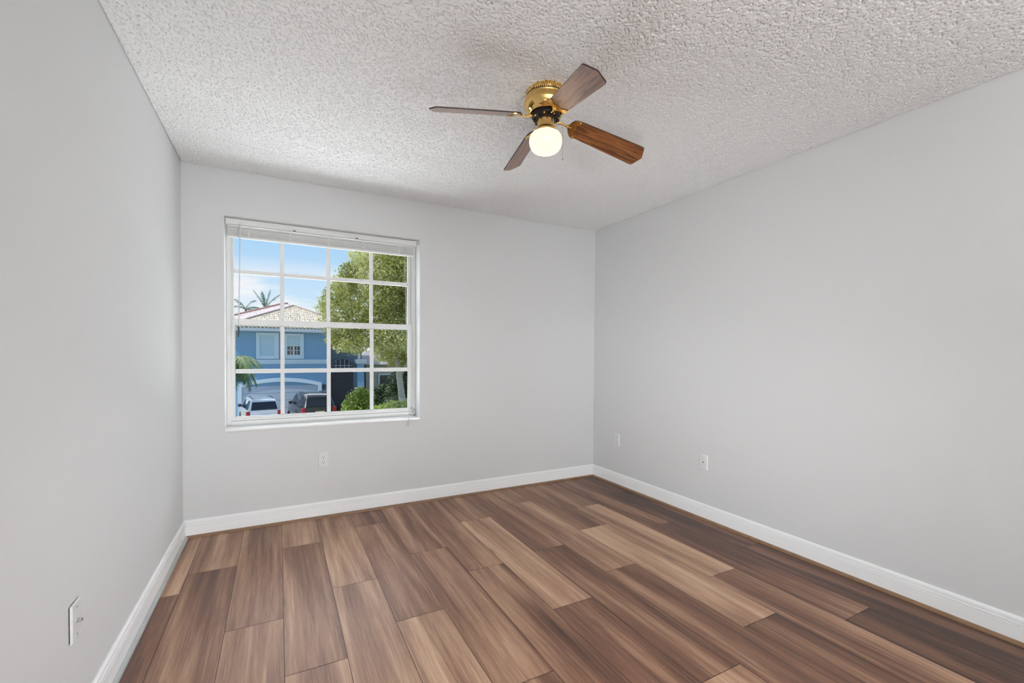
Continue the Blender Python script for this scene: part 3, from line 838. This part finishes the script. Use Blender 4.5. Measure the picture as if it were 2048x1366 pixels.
# ---- beige neighbour beyond the hedge
nb = tag(empty('house', (9.0, 36.0, GZ)), 'low beige house with grey roof half hidden behind the big tree', 'house')
NO = -Vector(nb.location)
b = MB(); b.box(7.0, 16.0, 35.0, 44.0, GZ, 0.30); o = b.build('wall', M['beige'], nb); o.location = NO
b = MB(); b.poly([(6.75, 34.4, 0.2), (16.5, 34.4, 0.2), (14, 39, 2.0), (9, 39, 2.0)]); b.poly([(6.75, 44.5, 0.2), (6.75, 34.4, 0.2), (9, 39, 2.0)]); o = b.build('roof', M['grey_roof'], nb); o.location = NO
b = MB(); hole_frame(b, 8.0, 9.6, -1.9, -0.6, 8.12, 9.48, -1.78, -0.72, 34.9, 35.02); f_ = b.build('window', M['white_trim'], nb); f_.location = NO
b = MB(); b.box(8.12, 9.48, 34.97, 35.01, -1.78, -0.72); b.build('pane', M['dark_pane'], f_)

# ---- vehicles
M['white_paint'] = plain('white_car_paint', (0.90, 0.90, 0.91), 0.25, coat=0.6)
M['dark_paint'] = plain('dark_car_paint', (0.045, 0.045, 0.052), 0.25, coat=0.6)
M['car_glass'] = plain('car_glass', (0.02, 0.022, 0.028), 0.06)
M['red_lens'] = plain('red_lens', (0.50, 0.015, 0.03), 0.2)
M['tyre'] = plain('tyre', (0.02, 0.02, 0.02), 0.8)
M['chrome'] = plain('chrome', (0.75, 0.75, 0.77), 0.15, metal=1.0)
M['yellow_plate'] = plain('yellow_plate', (0.72, 0.66, 0.30), 0.5)
def make_car(label, loc, yaw, w, h, ln, paint, plate_mat):
    r = tag(empty('car', loc, (0, 0, yaw)), label, 'car')
    hw = w / 2
    # stations along the length: y, half width at sill, belt, roof; z at sill, belt, roof
    zb = h * 0.60
    st = [(0.00, hw * .90, hw * .92, hw * .90, .42, zb * .96, zb * .98), (0.06, hw * .98, hw * .97, hw * .80, .34, zb, zb + .02), (0.22, hw, hw * .99, hw * .74, .30, zb, h * .90),
          (0.42, hw, hw, hw * .73, .28, zb, h * .985), (1.3, hw, hw, hw * .76, .26, zb, h), (2.4, hw, hw, hw * .76, .26, zb, h * .985), (2.75, hw, hw, hw * .75, .26, zb, h * .95),
          (3.45, hw, hw * .98, hw * .80, .26, zb * .98, zb), (4.1, hw * .98, hw * .93, hw * .80, .28, zb * .88, zb * .92), (ln - .1, hw * .90, hw * .85, hw * .7, .34, zb * .74, zb * .78), (ln, hw * .8, hw * .75, hw * .6, .42, zb * .64, zb * .66)]
    b = MB(); rings = []
    for (y, a_, m_, t_, z0, z1, z2) in st:
        half = [(a_ * .9, z0), (a_, z0 + .10), (m_ * 1.0, z0 + (z1 - z0) * .55), (m_ * .97, z1), (t_ + (m_ * .97 - t_) * .12, z1 + (z2 - z1) * .88), (t_ * .88, z2)]
        ring = [(x, y, z) for x, z in half] + [(-x, y, z) for x, z in half[::-1]]
        rings.append([b.bm.verts.new(p) for p in ring])
    for A, B in zip(rings, rings[1:]):
        for k in range(12):
            b._f([A[k], A[(k + 1) % 12], B[(k + 1) % 12], B[k]], True)
    b._f(rings[0][::-1]); b._f(rings[-1])
    body = b.build('body', paint, r, bevel=0.0)
    # rear window, side windows
    b = MB()
    b.prism([(-hw * .80, 0.02, zb + .04), (hw * .80, 0.02, zb + .04), (hw * .70, 0.19, h * .895), (-hw * .70, 0.19, h * .895)], (0, 0.05, 0.0)); b.build('rear_window', M['car_glass'], r)
    for s_ in (-1, 1):
        b = MB()
        b.prism([(s_ * hw * .975, .32, zb + .03), (s_ * hw * .98, 2.95, zb + .03), (s_ * hw * .80, 2.45, h * .92), (s_ * hw * .785, .48, h * .92)], (-s_ * 0.03, 0, 0)); b.build('side_window', M['car_glass'], r)
        b = MB(); b.box(s_ * hw * .93 - .12, s_ * hw * .93 + .06, -0.035, 0.22, zb * .66, zb * .97); b.build('taillight', M['red_lens'], r, bevel=0.02)
        b = MB(); b.box(s_ * (hw + .10) - .10, s_ * (hw + .10) + .10, 2.55, 2.72, zb + .02, zb + .20); b.build('wing_mirror', M['dark_plastic'], r, bevel=0.03)
        for y in (0.85, ln - 0.95):
            b = MB(); b.lathe([(0, -.11), (.30, -.11), (.33, -.08), (.33, .08), (.30, .11), (0, .11)], (s_ * (hw - .10), y, .33), 24, (1, 0, 0)); b.build('wheel', M['tyre'], r)
    b = MB(); b.box(-.26, .26, -0.03, 0.04, zb * .66, zb * .66 + .15); b.build('number_plate', plate_mat, r)
    b = MB(); b.box(-hw * .85, hw * .85, -0.07, 0.12, .38, .60); b.build('bumper', M['dark_plastic'], r, bevel=0.03)
    b = MB(); b.tube([(-hw * .62, .5, h * .99), (-hw * .62, 1.4, h + .05), (-hw * .62, 2.3, h * .995)], .02, 6); b.tube([(hw * .62, .5, h * .99), (hw * .62, 1.4, h + .05), (hw * .62, 2.3, h * .995)], .02, 6); b.build('roof_rail', M['dark_plastic'], r)
    return r
make_car('white car parked before the garage, its rear to the window', (-0.20, 26.4, GZ + 0.03), R(10), 1.74, 1.68, 4.4, M['white_paint'], M['white_trim'])
make_car('dark grey car parked beside the white one', (2.74, 25.4, GZ + 0.03), R(11), 1.92, 1.96, 4.6, M['dark_paint'], M['yellow_plate'])

# ---- plants
def leaf_mat(name, c_dark, c_mid, c_light, trans=0.35):
    mt, n, l, b = new_mat(name)
    at = n.new('ShaderNodeAttribute'); at.attribute_name = 'leaf'
    sp = n.new('ShaderNodeSeparateXYZ'); l.new(at.outputs['Vector'], sp.inputs[0])
    rp = n.new('ShaderNodeValToRGB'); el = rp.color_ramp.elements
    el[0].position = 0.0; el[0].color = (*c_dark, 1); el[1].position = 1.0; el[1].color = (*c_light, 1)
    k = el.new(0.5); k.color = (*c_mid, 1)
    l.new(sp.outputs['X'], rp.inputs[0]); l.new(rp.outputs[0], b.inputs['Base Color'])
    b.inputs['Roughness'].default_value = 0.35
    b.inputs['Specular IOR Level'].default_value = 0.6
    tl = n.new('ShaderNodeBsdfTranslucent'); l.new(rp.outputs[0], tl.inputs[0])
    mx = n.new('ShaderNodeMixShader'); mx.inputs[0].default_value = trans
    l.new(b.outputs[0], mx.inputs[1]); l.new(tl.outputs[0], mx.inputs[2]); l.new(mx.outputs[0], n['Material Output'].inputs['Surface'])
    return mt
M['leaf_tree'] = leaf_mat('tree_leaves', (0.10, 0.12, 0.04), (0.50, 0.51, 0.12), (0.90, 0.88, 0.52), 0.4)
M['leaf_lime'] = leaf_mat('lime_leaves', (0.07, 0.11, 0.025), (0.27, 0.38, 0.06), (0.62, 0.72, 0.18))
M['leaf_dark'] = leaf_mat('dark_leaves', (0.03, 0.05, 0.02), (0.06, 0.10, 0.035), (0.12, 0.17, 0.06), 0.2)
M['leaf_palm'] = leaf_mat('palm_leaves', (0.035, 0.08, 0.03), (0.10, 0.18, 0.06), (0.36, 0.45, 0.18), 0.3)
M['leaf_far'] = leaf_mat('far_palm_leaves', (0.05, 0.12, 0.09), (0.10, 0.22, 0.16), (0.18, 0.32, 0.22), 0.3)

def leaves(name, mat, parent, blobs, n, size, seed, shell=0.55):
    """cloud of folded leaves filling ellipsoid clumps (cx,cy,cz,rx,ry,rz)"""
    rng = np.random.default_rng(seed)
    B = np.array(blobs, dtype=float)
    vol = (B[:, 3] * B[:, 4] * B[:, 5]) ** (2 / 3)
    pick = rng.choice(len(B), n, p=vol / vol.sum())
    d = rng.standard_normal((n, 3)); d /= np.linalg.norm(d, axis=1)[:, None]
    rad = shell + (1 - shell) * rng.random(n) ** 0.6
    rad *= 1 + 0.12 * rng.standard_normal(n)
    P = B[pick, :3] + d * rad[:, None] * B[pick, 3:]
    u = rng.standard_normal((n, 3)); u /= np.linalg.norm(u, axis=1)[:, None]
    nrm = d * 0.7 + rng.standard_normal((n, 3)) * 0.7
    v = np.cross(nrm, u); v /= np.linalg.norm(v, axis=1)[:, None] + 1e-9
    nn = np.cross(u, v)
    s = size * (0.6 + 0.8 * rng.random(n))[:, None]
    fold = nn * s * 0.18
    V = np.stack([P - u * s * .5, P - v * s * .32 + fold, P + u * s * .5, P + v * s * .32 + fold], 1).reshape(-1, 3).astype(np.float32)
    F = (np.arange(n, dtype=np.int32)[:, None] * 4 + np.array([0, 1, 2, 0, 2, 3], dtype=np.int32)[None, :]).reshape(-1)
    me = bpy.data.meshes.new(name)
    me.vertices.add(len(V)); me.vertices.foreach_set('co', V.ravel())
    me.loops.add(len(F)); me.loops.foreach_set('vertex_index', F)
    me.polygons.add(len(F) // 3); me.polygons.foreach_set('loop_start', np.arange(0, len(F), 3, dtype=np.int32))
    me.update(calc_edges=True)
    clump = rng.random(len(B))[pick]
    tone = np.clip(0.5 * clump + 0.5 * rng.random(n) + 0.05, 0, 1)
    colr = np.zeros((n, 4, 4), dtype=np.float32); colr[:, :, 0] = tone[:, None]; colr[:, :, 3] = 1
    at = me.attributes.new('leaf', 'FLOAT_COLOR', 'POINT'); at.data.foreach_set('color', colr.ravel())
    o = link_mesh(name, me, mat, parent)
    return o

# the big tree: crown in front of the right half of the window view
tr = tag(empty('tree', (6.9, 22.3, GZ)), 'large yellow green leafy tree filling the right side of the view', 'tree')
TO = -Vector(tr.location)
random.seed(21)
blobs = []
def add_blob(x, z, r, n=1, ry=1.6):
    for _ in range(n): blobs.append((x, 22.2 + random.uniform(-ry, ry), z, r * random.uniform(.85, 1.15), r * random.uniform(.85, 1.15), r * random.uniform(.75, 1.0)))
for (x, z, r) in ((4.6, 6.3, .75), (4.2, 5.6, .8), (5.6, 6.6, 1.0), (6.6, 6.9, 1.1), (7.6, 6.8, 1.1), (3.9, 5.0, .75), (5.0, 5.4, 1.0), (6.2, 5.6, 1.1), (7.4, 5.6, 1.2), (8.6, 5.8, 1.2),
                  (3.2, 4.25, .6), (3.0, 3.7, .62), (4.2, 4.2, .9), (5.4, 4.2, 1.0), (6.6, 4.3, 1.1), (7.8, 4.3, 1.2), (3.1, 3.0, .55), (3.3, 2.4, .55), (4.2, 3.1, .9), (5.4, 3.0, 1.0), (6.6, 3.0, 1.1), (7.8, 3.0, 1.2),
                  (3.2, 1.9, .45), (4.0, 2.1, .7), (4.9, 2.0, .8), (5.9, 2.0, .9), (6.9, 1.8, 1.0), (7.9, 1.8, 1.0), (3.6, 1.55, .38), (4.3, 1.5, .5), (5.9, 1.1, .6), (6.7, .9, .7), (7.4, .9, .7), (9.0, 4.4, 1.2), (9.0, 3.0, 1.2), (8.6, 1.6, 1.0)):
    add_blob(x, z, r, 2)
o = leaves('foliage', M['leaf_tree'], tr, blobs, 64000, 0.125, 4, 0.45); o.location = TO
b = MB()
b.tube([(6.9, 22.3, GZ), (6.95, 22.3, -1.8), (6.75, 22.25, -0.2), (6.5, 22.2, 1.4), (6.3, 22.2, 3.0), (6.2, 22.2, 5.0)], [.24, .20, .17, .15, .11, .05], 10)
b.tube([(6.75, 22.25, -0.2), (7.4, 22.3, 1.0), (8.0, 22.3, 2.6)], [.12, .10, .05], 8)
b.tube([(6.5, 22.2, 1.3), (5.3, 22.1, 2.3), (4.2, 22.0, 3.4)], [.10, .07, .03], 8)
o = b.build('trunk', M['pale_bark'], tr); o.location = TO

def shrub(label, cat, loc, blobs, mat, n, size, seed, stem=0.4):
    t = tag(empty('shrub', loc), label, cat)
    o = leaves('foliage', mat, t, blobs, n, size, seed, 0.6); o.location = -Vector(loc)
    b = MB(); b.tube([(0, 0, 0), (0.02, 0.02, stem)], [.05, .02], 6); b.build('stem', M['bark'], t)
    return t
shrub('round lime green shrub at the foot of the blue column', 'shrub', (4.75, 23.8, GZ), [(4.5, 23.8, -1.85, .65, .55, .75), (5.0, 23.8, -1.7, .6, .55, .8), (4.8, 23.8, -1.3, .45, .45, .45), (4.4, 23.9, -2.5, .7, .6, .8), (5.2, 23.9, -2.5, .7, .6, .8)], M['leaf_lime'], 2600, .16, 11)
shrub('low bright lime hedge along the bottom right of the view', 'hedge', (6.2, 20.6, GZ), [(5.35, 20.6, -1.95, .5, .45, .40), (5.85, 20.6, -1.78, .5, .45, .38), (6.3, 20.6, -1.8, .5, .45, .36), (6.8, 20.6, -1.72, .5, .45, .38), (7.3, 20.6, -1.66, .5, .45, .40), (5.9, 20.6, -2.6, .8, .5, .7), (6.9, 20.6, -2.6, .8, .5, .7)], M['leaf_lime'], 3200, .14, 12)
shrub('tall dark green shrub behind the lime hedge', 'shrub', (7.7, 25.2, GZ), [(7.4, 25.2, -1.7, .9, .7, 1.0), (7.6, 25.2, -.7, .8, .7, 1.0), (8.2, 25.4, -1.0, .9, .7, 1.2), (8.5, 25.4, -2.2, .9, .7, .9), (7.7, 25.2, -2.6, .9, .7, .7), (8.1, 25.3, .1, .6, .6, .6)], M['leaf_dark'], 5200, .16, 13)
shrub('dark shrub under the beige house wall', 'shrub', (7.0, 30.2, GZ), [(6.6, 30.2, -2.6, .6, .6, .9), (7.3, 30.2, -2.25, .8, .7, 1.0), (8.0, 30.2, -2.15, .8, .7, 1.0), (7.5, 30.2, -1.6, .6, .6, .5)], M['leaf_dark'], 3400, .15, 14)

def frond_mesh(b, lay, p0, d0, length, droop, n, lw, rng, tone, wide=.42):
    """one feather palm frond: arching rib with hanging leaflets"""
    d = Vector(d0).normalized(); p = Vector(p0); pts = [p.copy()]; dirs = [d.copy()]
    for k in range(n):
        d = (d + Vector((0, 0, -droop / n))).normalized(); p = p + d * (length / n); pts.append(p.copy()); dirs.append(d.copy())
    for k in range(1, n + 1):
        side = dirs[k].cross(Vector((0, 0, 1)));
        if side.length < 1e-3: side = Vector((1, 0, 0))
        side.normalize()
        L_ = lw * math.sin(math.pi * min(1, .12 + .82 * k / n)) + lw * .15
        for s_ in (-1, 1):
            tip = pts[k] + side * s_ * L_ * .75 + dirs[k] * L_ * .55 + Vector((0, 0, -L_ * rng.uniform(.30, .75)))
            w_ = dirs[k] * (length / n) * wide
            v = [b.bm.verts.new(q) for q in (pts[k] - w_ * .6, pts[k] + w_ * .6, tip)]
            f = b.bm.faces.new(v)
            tt = min(1, max(0, tone + rng.uniform(-.25, .25)))
            for q in v: q[lay] = (tt, 0, 0, 1)
    for A, B_, da in zip(pts, pts[1:], dirs):
        side = da.cross(Vector((0, 0, 1))); side = side.normalized() * .018 if side.length > 1e-3 else Vector((.018, 0, 0))
        v = [b.bm.verts.new(q) for q in (A - side, A + side, B_ + side * .6, B_ - side * .6)]
        b.bm.faces.new(v)
        for q in v: q[lay] = (tone, 0, 0, 1)
def palm(label, loc, crown, frs, mat, seed, nleaf=26, lw=.42, wide=.42):
    t = tag(empty('palm_tree', loc), label, 'palm tree')
    L = Vector(loc); rng = random.Random(seed)
    c = Vector(crown) - L
    b = MB(); n = 8
    b.tube([Vector((0, 0, 0)).lerp(c, k / n) + Vector((.05 * math.sin(k), 0, 0)) for k in range(n + 1)], [.17 - .008 * k for k in range(n + 1)], 10); b.build('trunk', M['bark'], t)
    for (dx, dy, dz, ln, dr, tone) in frs:
        b = MB(); lay = b.bm.verts.layers.float_color.new('leaf')
        frond_mesh(b, lay, c, (dx, dy, dz), ln, dr, nleaf, lw, rng, tone, wide)
        b.build('frond', mat, t, normals=False)
    return t
_fr = []
_rg = random.Random(77)
for k in range(26):
    a_ = -1.9 + 3.6 * k / 25 + _rg.uniform(-.15, .15)
    up_ = _rg.choice((0.95, 0.7, 0.4, 0.1))
    _fr.append((math.cos(a_) * .9, math.sin(a_) * .9, up_, _rg.uniform(1.9, 2.45), _rg.uniform(2.0, 2.8), .25 + .55 * up_ + _rg.uniform(-.15, .15)))
palm('green palm with drooping fronds before the blue house, cut by the left window edge', (-2.15, 27.0, GZ), (-2.05, 27.0, 0.62), _fr, M['leaf_palm'], 31, 34, .46, .8)
palm('far palm top rising above the roof ridge, the right one', (-0.6, 44.0, GZ), (-0.55, 44.0, 5.3),
     [(-.55, 0, 1.3, 1.9, .55, .4), (.6, 0, 1.2, 1.8, .9, .4), (.25, .1, 1.4, 1.8, .5, .3), (.9, .2, .8, 1.7, 1.6, .5), (-.15, -.2, 1.3, 1.5, .7, .4), (.5, -.3, .6, 1.5, 1.9, .5)], M['leaf_far'], 32, 30, .46, .95)
palm('far palm top above the roof at the left window edge', (-2.6, 48.5, GZ), (-2.40, 48.5, 5.5),
     [(-.9, 0, .75, 1.7, 1.5, .3), (.9, 0, .7, 2.1, 1.7, .3), (.3, .2, 1.0, 1.5, 1.6, .4), (.7, -.3, .5, 1.9, 1.6, .35), (-.4, -.2, 1.0, 1.5, 1.4, .4), (1, .2, .2, 1.9, 1.2, .3)], M['leaf_far'], 33, 30, .46, .95)
